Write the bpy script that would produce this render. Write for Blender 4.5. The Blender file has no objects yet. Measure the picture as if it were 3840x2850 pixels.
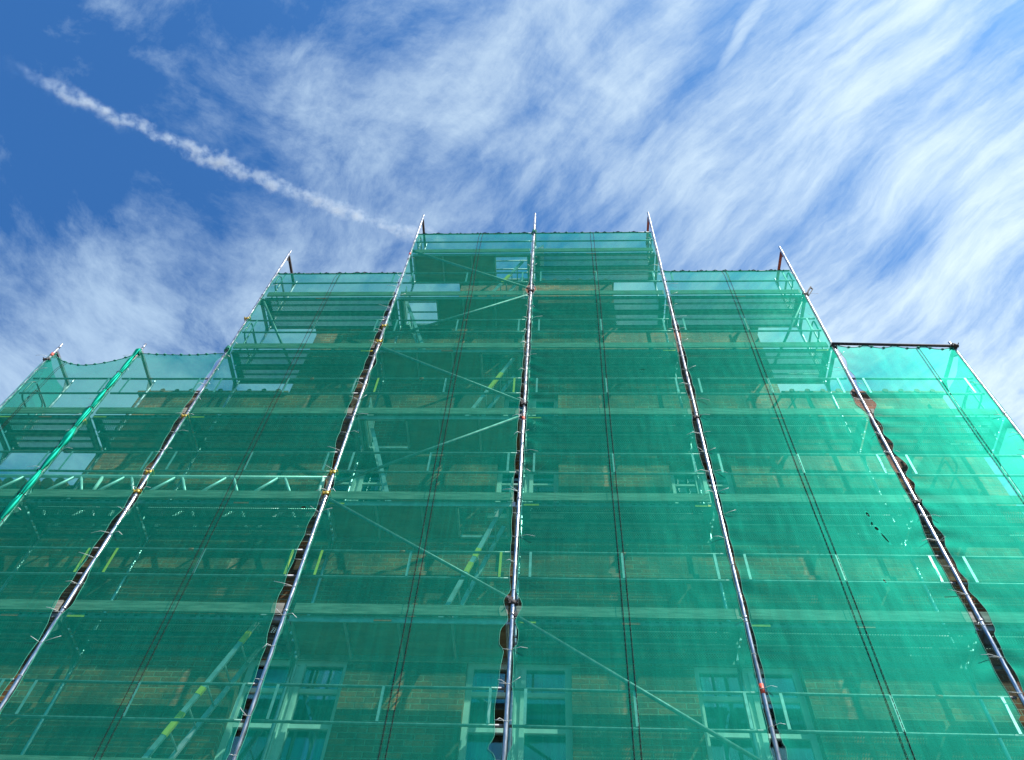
import bpy, math, random
from mathutils import Vector, Matrix, noise
random.seed(7)
S = bpy.context.scene
COL = S.collection
R = math.radians

# ---------------------------------------------------------------- camera
CAM = Vector((0.4975, -7.389, 1.6))
cd = bpy.data.cameras.new('camera'); cam = bpy.data.objects.new('camera', cd); COL.objects.link(cam)
cd.sensor_width = 36.0; cd.lens = 36.0 * 3262.3 / 3840.0; cd.clip_start = 0.05; cd.clip_end = 30000
cr_ = Vector((0.998676, 0.0274399, 0.0435106)); cf_ = Vector((-0.0514404, 0.5313069, 0.8456163)); cu_ = cr_.cross(cf_) * 1.0
cu_ = Vector((8.6112e-05, -0.8467349, 0.532015))
M = Matrix((cr_, cu_, -cf_)).transposed().to_4x4(); M.translation = CAM
cam.matrix_world = M
S.camera = cam

# ---------------------------------------------------------------- light
SD = Vector((1.32, -1.0, 2.15)).normalized()          # direction towards the sun
sl = bpy.data.lights.new('sun', 'SUN'); sl.energy = 5.0; sl.angle = R(0.53); sl.color = (1.0, 0.95, 0.87)
so = bpy.data.objects.new('sun', sl); COL.objects.link(so); so.location = (20, -20, 40)
so.rotation_euler = SD.to_track_quat('Z', 'Y').to_euler()

W = bpy.data.worlds.new('World'); S.world = W; W.use_nodes = True
nt = W.node_tree; N = nt.nodes; L = nt.links
for n in list(N): N.remove(n)

class G:
    """tiny node-graph helper"""
    def __init__(s, tree): s.t = tree; s.N = tree.nodes; s.L = tree.links
    def n(s, typ, **kw):
        x = s.N.new(typ)
        for k, v in kw.items(): setattr(x, k, v)
        return x
    def put(s, sock, v):
        if v is None: return
        if hasattr(v, 'is_output'): s.L.new(v, sock)
        else: sock.default_value = v
    def math(s, op, a, b=None, c=None, clamp=False):
        x = s.n('ShaderNodeMath', operation=op); x.use_clamp = clamp
        s.put(x.inputs[0], a); s.put(x.inputs[1], b); s.put(x.inputs[2], c)
        return x.outputs[0]
    def vm(s, op, a, b=None):
        x = s.n('ShaderNodeVectorMath', operation=op); s.put(x.inputs[0], a); s.put(x.inputs[1], b); return x.outputs[0]
    def noise(s, vec, scale, detail=5, rough=.55, dist=0.0):
        x = s.n('ShaderNodeTexNoise'); s.put(x.inputs['Vector'], vec); x.inputs['Scale'].default_value = scale
        x.inputs['Detail'].default_value = detail; x.inputs['Roughness'].default_value = rough; x.inputs['Distortion'].default_value = dist
        return x.outputs['Fac']
    def rng(s, v, a, b, c=0.0, d=1.0, interp='SMOOTHSTEP'):
        x = s.n('ShaderNodeMapRange', interpolation_type=interp); s.put(x.inputs[0], v)
        for i, q in enumerate((a, b, c, d)): x.inputs[i + 1].default_value = q
        return x.outputs[0]
    def mapping(s, vec, loc=(0, 0, 0), rot=(0, 0, 0), sc=(1, 1, 1)):
        x = s.n('ShaderNodeMapping'); s.put(x.inputs[0], vec); x.inputs[1].default_value = loc; x.inputs[2].default_value = rot; x.inputs[3].default_value = sc
        return x.outputs[0]
    def mix(s, f, a, b, mode='MIX'):
        x = s.n('ShaderNodeMix', data_type='RGBA', blend_type=mode); s.put(x.inputs[0], f); s.put(x.inputs[6], a); s.put(x.inputs[7], b)
        return x.outputs[2]

g = G(nt)
tc = g.n('ShaderNodeTexCoord').outputs['Generated']
sky = g.n('ShaderNodeTexSky', sky_type='NISHITA'); sky.sun_disc = False
sky.sun_elevation = math.asin(SD.z); sky.sun_rotation = math.atan2(SD.x, SD.y)
sky.altitude = 0; sky.air_density = 1.0; sky.dust_density = 1.2; sky.ozone_density = 3.0
sep = g.n('ShaderNodeSeparateXYZ'); L.new(tc, sep.inputs[0])
zc = g.math('MAXIMUM', sep.outputs[2], 0.04)
px = g.math('DIVIDE', sep.outputs[0], zc); py = g.math('DIVIDE', sep.outputs[1], zc)
cmb = g.n('ShaderNodeCombineXYZ'); L.new(px, cmb.inputs[0]); L.new(py, cmb.inputs[1])
P = cmb.outputs[0]
warp = g.n('ShaderNodeTexNoise'); L.new(P, warp.inputs['Vector']); warp.inputs['Scale'].default_value = 1.7; warp.inputs['Detail'].default_value = 1.5
wv = g.vm('SCALE', g.vm('SUBTRACT', warp.outputs['Color'], (.5, .5, .5))); wv.node.inputs[3].default_value = 0.30
P1 = g.vm('ADD', P, wv)
warp2 = g.n('ShaderNodeTexNoise'); L.new(P, warp2.inputs['Vector']); warp2.inputs['Scale'].default_value = 9; warp2.inputs['Detail'].default_value = 8; warp2.inputs['Roughness'].default_value = .6
wv2 = g.vm('SCALE', g.vm('SUBTRACT', warp2.outputs['Color'], (.5, .5, .5))); wv2.node.inputs[3].default_value = 0.032
PW = g.vm('ADD', P1, wv2)
rot = g.mapping(PW, rot=(0, 0, R(50)))
st1 = g.noise(g.mapping(rot, sc=(1.9, 6.0, 1), loc=(3.1, 1.7, 0)), 1.9, 15, .66)
st2 = g.noise(g.mapping(rot, sc=(3.2, 15, 1), loc=(0.3, 5.1, 0)), 2.2, 14, .64)
pa = g.noise(g.mapping(PW, loc=(4.2, 7.7, 0), sc=(1, 1.1, 1)), 6.5, 15, .68, .25)
cov = g.noise(g.mapping(P, loc=(1.3, 2.9, 0)), 2.3, 3, .5)
right = g.rng(px, -.35, .35)
sidemix = g.math('ADD', g.math('MULTIPLY', right, .5), .28)
stre = g.math('ADD', g.math('MULTIPLY', st1, .66), g.math('MULTIPLY', st2, .34))
base = g.math('ADD', g.math('MULTIPLY', stre, sidemix), g.math('MULTIPLY', pa, g.math('SUBTRACT', 1.0, sidemix)))
base = g.math('ADD', base, g.math('MULTIPLY', g.math('SUBTRACT', cov, .5), .55))
def blob(cx, cy, sx, sy, a, amp):
    m = g.vm('ADD', P, wv2)
    v = g.vm('SUBTRACT', m, (cx, cy, 0))
    v = g.mapping(v, rot=(0, 0, R(a))); v = g.vm('MULTIPLY', v, (1 / sx, 1 / sy, 1))
    ln = g.n('ShaderNodeVectorMath', operation='LENGTH'); L.new(v, ln.inputs[0])
    return g.math('MULTIPLY', g.rng(ln.outputs[1], 1.0, 0.0), amp)
# larger banks and clear patches of this particular sky
for b in ((.52, .42, .30, .16, 52, .05), (.40, .14, .25, .10, 52, .12), (-.60, .50, .34, .18, 10, .26), (-.66, .16, .30, .12, 0, -.11),
          (-.62, .34, .12, .14, 0, -.10), (-.02, .36, .16, .05, 50, -.10), (.10, .22, .2, .07, 58, .09), (.02, .17, .1, .10, 40, .05),
          (.30, .40, .16, .035, 45, -.10), (-.22, .24, .12, .05, 0, .05), (-.3, .16, .14, .05, 0, -.10), (-.66, .70, .40, .20, 0, .26), (.0, .62, .5, .16, 0, .14), (.62, .66, .4, .22, 0, .16), (.42, .44, .10, .05, 60, -.08), (.68, .25, .1, .25, 0, .1)):
    base = g.math('ADD', base, blob(*b))
base = g.math('ADD', base, g.math('MULTIPLY', px, .035))
cl = g.rng(base, .36, .76)
cl = g.math('MAXIMUM', cl, g.math('MULTIPLY', right, g.rng(st2, .3, .7, .06, .32)))
# one bright straight streak, upper right
streak = g.math('MULTIPLY', g.rng(blob(.215, .165, .14, .019, 60, 1.0), 0, 1.0), g.rng(st2, .3, .6, .5, 1.0))
cl = g.math('MAXIMUM', cl, g.math('MULTIPLY', streak, .75))
cl = g.math('MULTIPLY', g.math('MAXIMUM', cl, .045), .93)
skc = g.mix(1.0, sky.outputs[0], (.30, 1.16, 1.95, 1), 'MULTIPLY')
hz = g.rng(px, -.7, .7)
cloudc = g.mix(hz, (5.0, 6.9, 9.2, 1), (9.4, 11.2, 12.0, 1))
skc = g.mix(1.0, skc, g.mix(g.rng(px, -.5, .6), (1, 1, 1, 1), (2.4, 1.5, 1.28, 1)), 'MULTIPLY')
fin = g.mix(cl, skc, cloudc)
bg = g.n('ShaderNodeBackground'); L.new(fin, bg.inputs[0]); bg.inputs[1].default_value = 0.057
wo = g.n('ShaderNodeOutputWorld'); L.new(bg.outputs[0], wo.inputs[0])

S.view_settings.view_transform = 'Standard'; S.view_settings.look = 'None'
S.view_settings.exposure = 0.8; S.view_settings.gamma = 1.0; S.view_settings.use_curve_mapping = False
S.cycles.max_bounces = 8; S.cycles.transparent_max_bounces = 24; S.cycles.diffuse_bounces = 4

# ---------------------------------------------------------------- materials
def mat(name):
    m = bpy.data.materials.new(name); m.use_nodes = True
    q = G(m.node_tree)
    for n in list(q.N): q.N.remove(n)
    out = q.n('ShaderNodeOutputMaterial')
    return m, q, out
def oco(q): return q.n('ShaderNodeTexCoord').outputs['Object']
def pbsdf(q, out, col, rough=.5, metal=0.0, bump=None, bs=.3, bd=.01):
    b = q.n('ShaderNodeBsdfPrincipled'); q.put(b.inputs['Base Color'], col); q.put(b.inputs['Roughness'], rough); q.put(b.inputs['Metallic'], metal)
    if bump is not None:
        bp = q.n('ShaderNodeBump'); bp.inputs['Strength'].default_value = bs; bp.inputs['Distance'].default_value = bd; q.L.new(bump, bp.inputs['Height']); q.L.new(bp.outputs[0], b.inputs['Normal'])
    q.L.new(b.outputs[0], out.inputs[0]); return b
def simple(name, c1, c2, rough=.5, metal=0.0, sc=8.0, detail=6, sv=(1, 1, 1)):
    m, q, out = mat(name)
    n = q.noise(q.mapping(oco(q), sc=sv), sc, detail, .6)
    f = q.rng(n, .35, .68)
    pbsdf(q, out, q.mix(f, (*c1, 1), (*c2, 1)), rough, metal, n, .15, .004)
    return m
def steel_mat():
    m, q, out = mat('galvanised_steel'); o = oco(q)
    n = q.noise(q.mapping(o, sc=(3, 3, .6)), 14, 8, .6); sp = q.noise(o, 22, 5, .7); bl = q.noise(q.mapping(o, sc=(1, 1, .5)), 2.2, 4, .6)
    c = q.mix(q.rng(n, .35, .68), (.36, .37, .40, 1), (.64, .64, .67, 1))
    c = q.mix(q.rng(sp, .66, .74, 0, .6), c, (.55, .53, .48, 1)); c = q.mix(q.rng(bl, .60, .75, 0, .6), c, (.20, .15, .11, 1))
    b = pbsdf(q, out, c, q.rng(n, .3, .7, .26, .48), .9, n, .2, .003)
    q.put(b.inputs['Metallic'], q.rng(sp, .66, .74, .92, .5))
    return m
STEEL = steel_mat()
STEELD = simple('dull_steel', (.17, .18, .19), (.30, .31, .33), .55, .5, 14, 8)
DARKST = simple('dark_clamp_steel', (.025, .022, .022), (.07, .06, .055), .75, .1, 30)
YCLAMP = simple('yellow_zinc_clamp', (.50, .33, .05), (.75, .55, .12), .35, .7, 30)
YEL = simple('yellow_paint', (.74, .52, .03), (.90, .66, .07), .5, 0, 20)
RED = simple('red_paint', (.55, .05, .03), (.70, .12, .06), .5, 0, 20)
RUST = simple('red_primer', (.20, .05, .03), (.36, .10, .05), .6, 0.1, 20)
WOOD = simple('weathered_plank', (.13, .125, .10), (.30, .28, .23), .8, 0, 5, 8, (.6, 6, 6))
PLY = simple('plywood_deck', (.20, .12, .07), (.34, .22, .13), .75, 0, 3, 7, (.7, 3, 3))
ALU = simple('aluminium', (.40, .42, .43), (.60, .61, .62), .42, .5, 10)
BRIGHTALU = simple('bright_aluminium', (.66, .68, .69), (.82, .83, .84), .45, .25, 10)
WHITE = simple('white_paint', (.62, .64, .62), (.80, .80, .77), .5, 0, 5, 8)
TIEM = simple('clear_nylon', (.72, .78, .74), (.86, .90, .86), .35, 0, 20)
CORD = simple('black_cord', (.004, .006, .005), (.009, .011, .010), 1.0, 0, 60)
GCORD = simple('green_cord', (.008, .20, .13), (.02, .32, .21), .7, 0, 40)
SLOTSHADE = simple('slot_shade_black', (.01, .01, .01), (.03, .03, .03), .7, 0, 30)  # black painted as the shade in the deck slots
TILE = simple('clay_tile', (.26, .09, .045), (.46, .18, .09), .8, 0, 7)
STONE = simple('pale_stone', (.34, .31, .26), (.48, .45, .38), .85, 0, 6)
PAVE = simple('street_paving', (.06, .06, .058), (.12, .115, .11), .85, 0, 3)
CURT = simple('curtain_cloth', (.30, .34, .38), (.55, .58, .60), .9, 0, 2, 3, (6, 6, .4))
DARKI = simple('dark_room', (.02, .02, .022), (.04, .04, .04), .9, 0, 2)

# brick
def brick_mat():
    m, q, out = mat('old_brick')
    o = oco(q)
    sx = q.n('ShaderNodeSeparateXYZ'); q.L.new(o, sx.inputs[0])
    c = q.n('ShaderNodeCombineXYZ'); q.L.new(q.math('ADD', sx.outputs[0], sx.outputs[1]), c.inputs[0]); q.L.new(sx.outputs[2], c.inputs[1])
    wn = q.n('ShaderNodeTexNoise'); wn.inputs['Scale'].default_value = 6; wn.inputs['Detail'].default_value = 4; q.L.new(c.outputs[0], wn.inputs[0])
    wv = q.vm('SCALE', q.vm('SUBTRACT', wn.outputs['Color'], (.5, .5, .5))); wv.node.inputs[3].default_value = .018
    v = q.vm('ADD', c.outputs[0], wv)
    b = q.n('ShaderNodeTexBrick'); q.L.new(v, b.inputs[0]); b.inputs['Scale'].default_value = 1.0
    b.inputs['Brick Width'].default_value = .215; b.inputs['Row Height'].default_value = .078; b.inputs['Mortar Size'].default_value = .0085
    b.inputs['Mortar Smooth'].default_value = .35; b.inputs['Bias'].default_value = -.1
    b.inputs['Color1'].default_value = (.20, .055, .022, 1); b.inputs['Color2'].default_value = (.48, .145, .045, 1); b.inputs['Mortar'].default_value = (.34, .28, .20, 1)
    big = q.noise(c.outputs[0], 1.1, 7, .65)
    fine = q.noise(c.outputs[0], 26, 6, .6)
    pat = q.noise(q.mapping(c.outputs[0], loc=(4, 2, 0)), 2.6, 6, .7)
    col = q.mix(q.rng(big, .40, .60, 0, .88), b.outputs[0], (.075, .045, .032, 1))
    col = q.mix(q.rng(pat, .60, .72, 0, .65), col, (.46, .40, .30, 1))
    col = q.mix(.45, col, q.mix(q.rng(fine, .3, .7), (.45, .42, .4, 1), (1.3, 1.25, 1.2, 1)), 'MULTIPLY')
    h = q.math('ADD', q.math('MULTIPLY', b.outputs[1], -1.0), q.math('MULTIPLY', fine, .5))
    pbsdf(q, out, col, .9, 0, h, .8, .012)
    return m
BRICK = brick_mat()

# perforated steel sheet: round holes in offset rows, plus the slotted side profile
def perf_mat(name, pu, pv, rad, axis):
    m, q, out = mat(name)
    o = oco(q)
    s_ = q.n('ShaderNodeSeparateXYZ'); q.L.new(o, s_.inputs[0])
    v = q.math('DIVIDE', s_.outputs[axis], pv)
    row = q.math('FLOOR', v)
    off = q.math('MULTIPLY', q.math('MODULO', q.math('ABSOLUTE', row), 2.0), .5)
    u = q.math('ADD', q.math('DIVIDE', s_.outputs[0], pu), off)
    fu = q.math('SUBTRACT', q.math('FRACT', u), .5); fv = q.math('SUBTRACT', q.math('FRACT', v), .5)
    du = q.math('MULTIPLY', fu, pu); dv = q.math('MULTIPLY', fv, pv)
    d = q.math('SQRT', q.math('ADD', q.math('MULTIPLY', du, du), q.math('MULTIPLY', dv, dv)))
    hole = q.math('LESS_THAN', d, rad)
    b = q.n('ShaderNodeBsdfPrincipled'); nn = q.noise(o, 12, 6, .6)
    q.L.new(q.mix(q.rng(nn, .35, .65), (.20, .21, .22, 1), (.34, .35, .36, 1)), b.inputs['Base Color']); b.inputs['Metallic'].default_value = .5; b.inputs['Roughness'].default_value = .5
    t = q.n('ShaderNodeBsdfTransparent'); mx = q.n('ShaderNodeMixShader')
    q.L.new(hole, mx.inputs[0]); q.L.new(b.outputs[0], mx.inputs[1]); q.L.new(t.outputs[0], mx.inputs[2]); q.L.new(mx.outputs[0], out.inputs[0])
    return m
PERF = perf_mat('perforated_sheet', .030, .024, .0080, 1)

# scaffold netting: open weave
RIPS = ((4.39, 10.12, .018, .045, .15), (4.39, 9.95, .012, .035, -.2), (4.42, 9.86, .022, .035, .2), (4.47, 9.70, .013, .09, .28), (1.87, 13.61, .06, .010, 0), (-2.80, 10.18, .035, .03, 0), (4.24, 8.97, .014, .03, .3))
def net_mat(name, base_op=.41, dens=1.0):
    m, q, out = mat(name)
    o = oco(q)
    streak = q.noise(q.mapping(o, sc=(26, 1, .7)), 1.0, 6, .65)
    cloudy = q.noise(q.mapping(o, sc=(1, 1, .55)), 1.3, 5, .6)
    fine = q.noise(q.mapping(o, sc=(1, 1, 1)), 70, 3, .7)
    hor = q.noise(q.mapping(o, sc=(1.2, 1, 30)), 1.0, 4, .6)
    a = q.math('ADD', base_op - .20, q.math('MULTIPLY', streak, .15))
    a = q.math('ADD', a, q.math('MULTIPLY', cloudy, .17)); a = q.math('ADD', a, q.math('MULTIPLY', fine, .05)); a = q.math('ADD', a, q.math('MULTIPLY', hor, .04), clamp=True)
    col = q.mix(q.rng(streak, .3, .7), (.0003, .190, .112, 1), (.0005, .245, .148, 1))
    d = q.n('ShaderNodeBsdfDiffuse'); q.L.new(col, d.inputs[0])
    t = q.n('ShaderNodeBsdfTranslucent'); q.L.new(q.mix(.5, col, (.005, .40, .28, 1)), t.inputs[0])
    m1 = q.n('ShaderNodeMixShader'); m1.inputs[0].default_value = .30; q.L.new(d.outputs[0], m1.inputs[1]); q.L.new(t.outputs[0], m1.inputs[2])
    gl = q.n('ShaderNodeBsdfAnisotropic') if False else q.n('ShaderNodeBsdfGlossy'); gl.inputs['Color'].default_value = (.03, .60, .44, 1); gl.inputs['Roughness'].default_value = .5
    m2 = q.n('ShaderNodeMixShader'); m2.inputs[0].default_value = .17; q.L.new(m1.outputs[0], m2.inputs[1]); q.L.new(gl.outputs[0], m2.inputs[2])
    bp = q.n('ShaderNodeBump'); bp.inputs['Strength'].default_value = .4; bp.inputs['Distance'].default_value = .015; q.L.new(cloudy, bp.inputs['Height'])
    for x in (d, t, gl): q.L.new(bp.outputs[0], x.inputs['Normal'])
    tr = q.n('ShaderNodeBsdfTransparent'); tr.inputs[0].default_value = (.60, 1.0, .87, 1)
    # small rips: elongated ellipses in the sheet's own x-z coordinates
    s3 = q.n('ShaderNodeSeparateXYZ'); q.L.new(o, s3.inputs[0])
    for (cx, cz, lx, lz, ang) in RIPS:
        ca, sa = math.cos(ang), math.sin(ang)
        dx = q.math('SUBTRACT', s3.outputs[0], cx); dz = q.math('SUBTRACT', s3.outputs[2], cz)
        uu = q.math('ADD', q.math('MULTIPLY', dx, ca / lx), q.math('MULTIPLY', dz, sa / lx)); vv = q.math('ADD', q.math('MULTIPLY', dx, -sa / lz), q.math('MULTIPLY', dz, ca / lz))
        rr = q.math('ADD', q.math('MULTIPLY', uu, uu), q.math('MULTIPLY', vv, vv))
        a = q.math('MULTIPLY', a, q.math('GREATER_THAN', rr, 1.0))
        rim = q.math('MULTIPLY', q.math('LESS_THAN', rr, 2.2), q.math('GREATER_THAN', rr, 1.0))
        a = q.math('MAXIMUM', a, q.math('MULTIPLY', rim, .6))
    m3 = q.n('ShaderNodeMixShader'); q.L.new(a, m3.inputs[0]); q.L.new(tr.outputs[0], m3.inputs[1]); q.L.new(m2.outputs[0], m3.inputs[2])
    q.L.new(m3.outputs[0], out.inputs[0])
    return m
NET = net_mat('green_netting')
NETB = net_mat('gathered_netting', .95)

def glass_mat():
    m, q, out = mat('window_glass')
    gl = q.n('ShaderNodeBsdfGlossy'); gl.inputs['Roughness'].default_value = .03; gl.inputs['Color'].default_value = (.9, .95, 1, 1)
    tr = q.n('ShaderNodeBsdfTransparent'); tr.inputs[0].default_value = (.75, .85, .85, 1)
    fr = q.n('ShaderNodeFresnel'); fr.inputs[0].default_value = 1.5
    f = q.math('ADD', q.math('MULTIPLY', fr.outputs[0], 1.0), .12, clamp=True)
    mx = q.n('ShaderNodeMixShader'); q.L.new(f, mx.inputs[0]); q.L.new(tr.outputs[0], mx.inputs[1]); q.L.new(gl.outputs[0], mx.inputs[2]); q.L.new(mx.outputs[0], out.inputs[0])
    return m
GLASS = glass_mat()

# ---------------------------------------------------------------- mesh builder
class MB:
    def __init__(s): s.v = []; s.f = []; s.m = []; s.sm = []
    def add(s, vs, fs, mi=0, smooth=False):
        b = len(s.v); s.v += [tuple(v) for v in vs]
        for f in fs: s.f.append(tuple(b + i for i in f)); s.m.append(mi); s.sm.append(smooth)
        return s
    def box(s, x0, x1, y0, y1, z0, z1, mi=0):
        return s.add([(x0, y0, z0), (x1, y0, z0), (x1, y1, z0), (x0, y1, z0), (x0, y0, z1), (x1, y0, z1), (x1, y1, z1), (x0, y1, z1)],
                     [(0, 3, 2, 1), (4, 5, 6, 7), (0, 1, 5, 4), (1, 2, 6, 5), (2, 3, 7, 6), (3, 0, 4, 7)], mi)
    def tube(s, pts, r, n=10, mi=0, caps=True, closed=False):
        P_ = [Vector(p) for p in pts]; rs = r if isinstance(r, (list, tuple)) else [r] * len(P_)
        t0 = (P_[1] - P_[0]).normalized(); up = Vector((0, 0, 1)) if abs(t0.z) < .9 else Vector((1, 0, 0))
        a = t0.cross(up).normalized(); rings = []
        for i, p in enumerate(P_):
            if closed: t = (P_[(i + 1) % len(P_)] - P_[i - 1]).normalized()
            else: t = (P_[min(i + 1, len(P_) - 1)] - P_[max(i - 1, 0)]).normalized()
            a = (a - t * a.dot(t)).normalized(); b = t.cross(a)
            rings.append([p + (a * math.cos(2 * math.pi * k / n) + b * math.sin(2 * math.pi * k / n)) * rs[i] for k in range(n)])
        vs = [v for rg in rings for v in rg]; fs = []
        m_ = len(P_)
        for i in range(m_ if closed else m_ - 1):
            j = (i + 1) % m_
            for k in range(n): fs.append((i * n + k, i * n + (k + 1) % n, j * n + (k + 1) % n, j * n + k))
        s.add(vs, fs, mi, True)
        if caps and not closed:
            b = len(s.v) - len(vs)
            s.f.append(tuple(b + k for k in reversed(range(n)))); s.m.append(mi); s.sm.append(False)
            s.f.append(tuple(b + (m_ - 1) * n + k for k in range(n))); s.m.append(mi); s.sm.append(False)
        return s
    def bar(s, a, b, w, h, mi=0):
        a = Vector(a); b = Vector(b); t = (b - a).normalized(); up = Vector((0, 1, 0)) if abs(t.y) < .9 else Vector((0, 0, 1))
        u = t.cross(up).normalized() * w / 2; v = t.cross(u).normalized() * h / 2
        vs = [a - u - v, a + u - v, a + u + v, a - u + v, b - u - v, b + u - v, b + u + v, b - u + v]
        return s.add(vs, [(0, 3, 2, 1), (4, 5, 6, 7), (0, 1, 5, 4), (1, 2, 6, 5), (2, 3, 7, 6), (3, 0, 4, 7)], mi)
    def build(s, name, mats, parent=None, origin=(0, 0, 0), label=None):
        me = bpy.data.meshes.new(name); o = Vector(origin)
        me.from_pydata([tuple(Vector(v) - o) for v in s.v], [], s.f)
        for m in (mats if isinstance(mats, (list, tuple)) else [mats]): me.materials.append(m)
        me.polygons.foreach_set('material_index', s.m); me.polygons.foreach_set('use_smooth', s.sm); me.update()
        ob = bpy.data.objects.new(name, me); COL.objects.link(ob); ob.location = o
        if parent is not None:
            ob.parent = parent; ob.location = o - parent_origin(parent)
        if label: ob['label'] = label
        return ob
ORG = {}
def parent_origin(p):
    v = Vector((0, 0, 0))
    while p is not None: v += Vector(p.location); p = p.parent
    return v
def thing(name, label, cat, loc=(0, 0, 0), group=None):
    o = bpy.data.objects.new(name, None); COL.objects.link(o); o.location = loc
    o.empty_display_size = .2
    o['label'] = label; o['category'] = cat
    if group: o['group'] = group
    return o
def tag(o, label, cat, group=None):
    o['label'] = label; o['category'] = cat
    if group: o['group'] = group
    return o

# ---------------------------------------------------------------- layout
ZT = 18.5645                                   # top of the highest toe board
def zl(l): return ZT + 2.0 * l                 # toe-board top of level l (0 = highest, -1, -2 ...)
PX = {1: -8.2016, 2: -6.6946, 3: -5.1576, 4: -2.57, 5: 0.0, 6: 2.57, 7: 5.0993, 8: 7.0427}
TOPL = {1: -3, 2: -3, 3: -1, 4: 0, 5: 0, 6: 0, 7: -1, 8: -3}
BAYTOP = {1: -3, 2: -3, 3: -1, 4: 0, 5: 0, 6: -1, 7: -3}
LOW = -6
ORD = {1: 'first', 2: 'second', 3: 'third', 4: 'fourth', 5: 'fifth', 6: 'sixth', 7: 'seventh', 8: 'eighth'}
POSTW = {1: 'leftmost', 2: 'second from left', 3: 'third from left', 4: 'fourth from left', 5: 'near-vertical middle one', 6: 'third from right', 7: 'second from right', 8: 'rightmost'}
BAYW = {1: 'far left bay', 2: 'second bay from left', 3: 'third bay from left', 4: 'tall bay left of middle post', 5: 'tall bay right of middle post', 6: 'second bay from right', 7: 'far right bay'}
YI = .73

# ---------------------------------------------------------------- ground
m = MB(); m.add([(-3000, -3000, 0), (3000, -3000, 0), (3000, 3000, 0), (-3000, 3000, 0)], [(0, 1, 2, 3)])
o = m.build('ground', PAVE); o['kind'] = 'structure'
m = MB(); m.box(-60, 60, -2.2, 30, .004, .12); o = m.build('pavement', PAVE); o['kind'] = 'structure'

# ---------------------------------------------------------------- brick gable building
YW0, YW1 = .95, 1.32
bld = thing('brick_gable_building', 'old brown brick building with a stepped gable, standing behind the green netting and scaffold', 'building', (0, YW0, .12))
CX = .05
steps = [(1.64, .30), (4.33, -1.85), (7.02, -4.17)]
wins = []       # x0,x1,z0,z1, kind
wins.append((-.42, .52, ZT - 5.35, ZT - 4.10, 'small'))
for c in (-2.6, .05, 2.70): wins.append((c - .475, c + .475, ZT - 7.40, ZT - 6.14, 'small'))
for c in (-2.62, .05, 2.72): wins.append((c - .62, c + .62, ZT - 12.6, ZT - 9.92, 'tall'))
xs = sorted(set([-9.9, CX - 7.02, CX - 4.33, CX - 1.64, CX + 1.64, CX + 4.33, CX + 7.02] + [w[0] for w in wins] + [w[1] for w in wins]))
zs = sorted(set([.12, ZT - 6.75, ZT - 4.17, ZT - 1.85, ZT + .30] + [w[2] for w in wins] + [w[3] for w in wins]))
def solid(i, j):
    if i < 0 or j < 0 or i >= len(xs) - 1 or j >= len(zs) - 1: return False
    cx = (xs[i] + xs[i + 1]) / 2; cz = (zs[j] + zs[j + 1]) / 2
    for w in wins:
        if w[0] < cx < w[1] and w[2] < cz < w[3]: return False
    if cx < CX - 7.02: return cz < ZT - 6.75
    for hw, zt in steps:
        if abs(cx - CX) < hw: return cz < ZT + zt
    return False
m = MB()
for i in range(len(xs) - 1):
    for j in range(len(zs) - 1):
        if not solid(i, j): continue
        x0, x1, z0, z1 = xs[i], xs[i + 1], zs[j], zs[j + 1]
        m.add([(x0, YW0, z0), (x1, YW0, z0), (x1, YW0, z1), (x0, YW0, z1)], [(0, 1, 2, 3)])
        m.add([(x0, YW1, z0), (x0, YW1, z1), (x1, YW1, z1), (x1, YW1, z0)], [(0, 1, 2, 3)])
        if not solid(i - 1, j): m.add([(x0, YW0, z0), (x0, YW0, z1), (x0, YW1, z1), (x0, YW1, z0)], [(0, 1, 2, 3)])
        if not solid(i + 1, j): m.add([(x1, YW0, z0), (x1, YW1, z0), (x1, YW1, z1), (x1, YW0, z1)], [(0, 1, 2, 3)])
        if not solid(i, j - 1): m.add([(x0, YW0, z0), (x0, YW1, z0), (x1, YW1, z0), (x1, YW0, z0)], [(0, 1, 2, 3)])
        if not solid(i, j + 1): m.add([(x0, YW0, z1), (x1, YW0, z1), (x1, YW1, z1), (x0, YW1, z1)], [(0, 1, 2, 3)])
m.build('gable_wall', BRICK, bld)
# roof, side walls, rear
YB = 14.0
m = MB(); rz, ez = ZT - .45, ZT - 6.5
for sgn in (-1, 1):
    a = CX; b = CX + sgn * 7.0
    m.add([(a, YW1, rz), (b, YW1, ez), (b, YB, ez), (a, YB, rz), (a, YW1, rz - .2), (b, YW1, ez - .2), (b, YB, ez - .2), (a, YB, rz - .2)],
          [(0, 1, 2, 3), (7, 6, 5, 4), (0, 4, 5, 1), (1, 5, 6, 2), (2, 6, 7, 3)])
m.build('roof', TILE, bld)
m = MB(); m.box(CX - 7.0, CX - 6.65, YW1 + .002, YB, .12, ez - .2); m.box(CX + 6.65, CX + 7.0, YW1 + .002, YB, .12, ez - .2); m.box(CX - 6.648, CX + 6.648, YB - .3, YB - .003, .12, ez - .2)
m.build('side_wall', BRICK, bld)
# annex roof (left), clay tiles sloping back from the coping
m = MB()
for k in range(14):
    x = -9.9 + k * .205
    m.tube([(x + .1, YW0 - .10, ZT - 6.80), (x + .1, 3.2, ZT - 5.9)], .085, 10)
m.build('annex_roof_tiles', TILE, bld)
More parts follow.
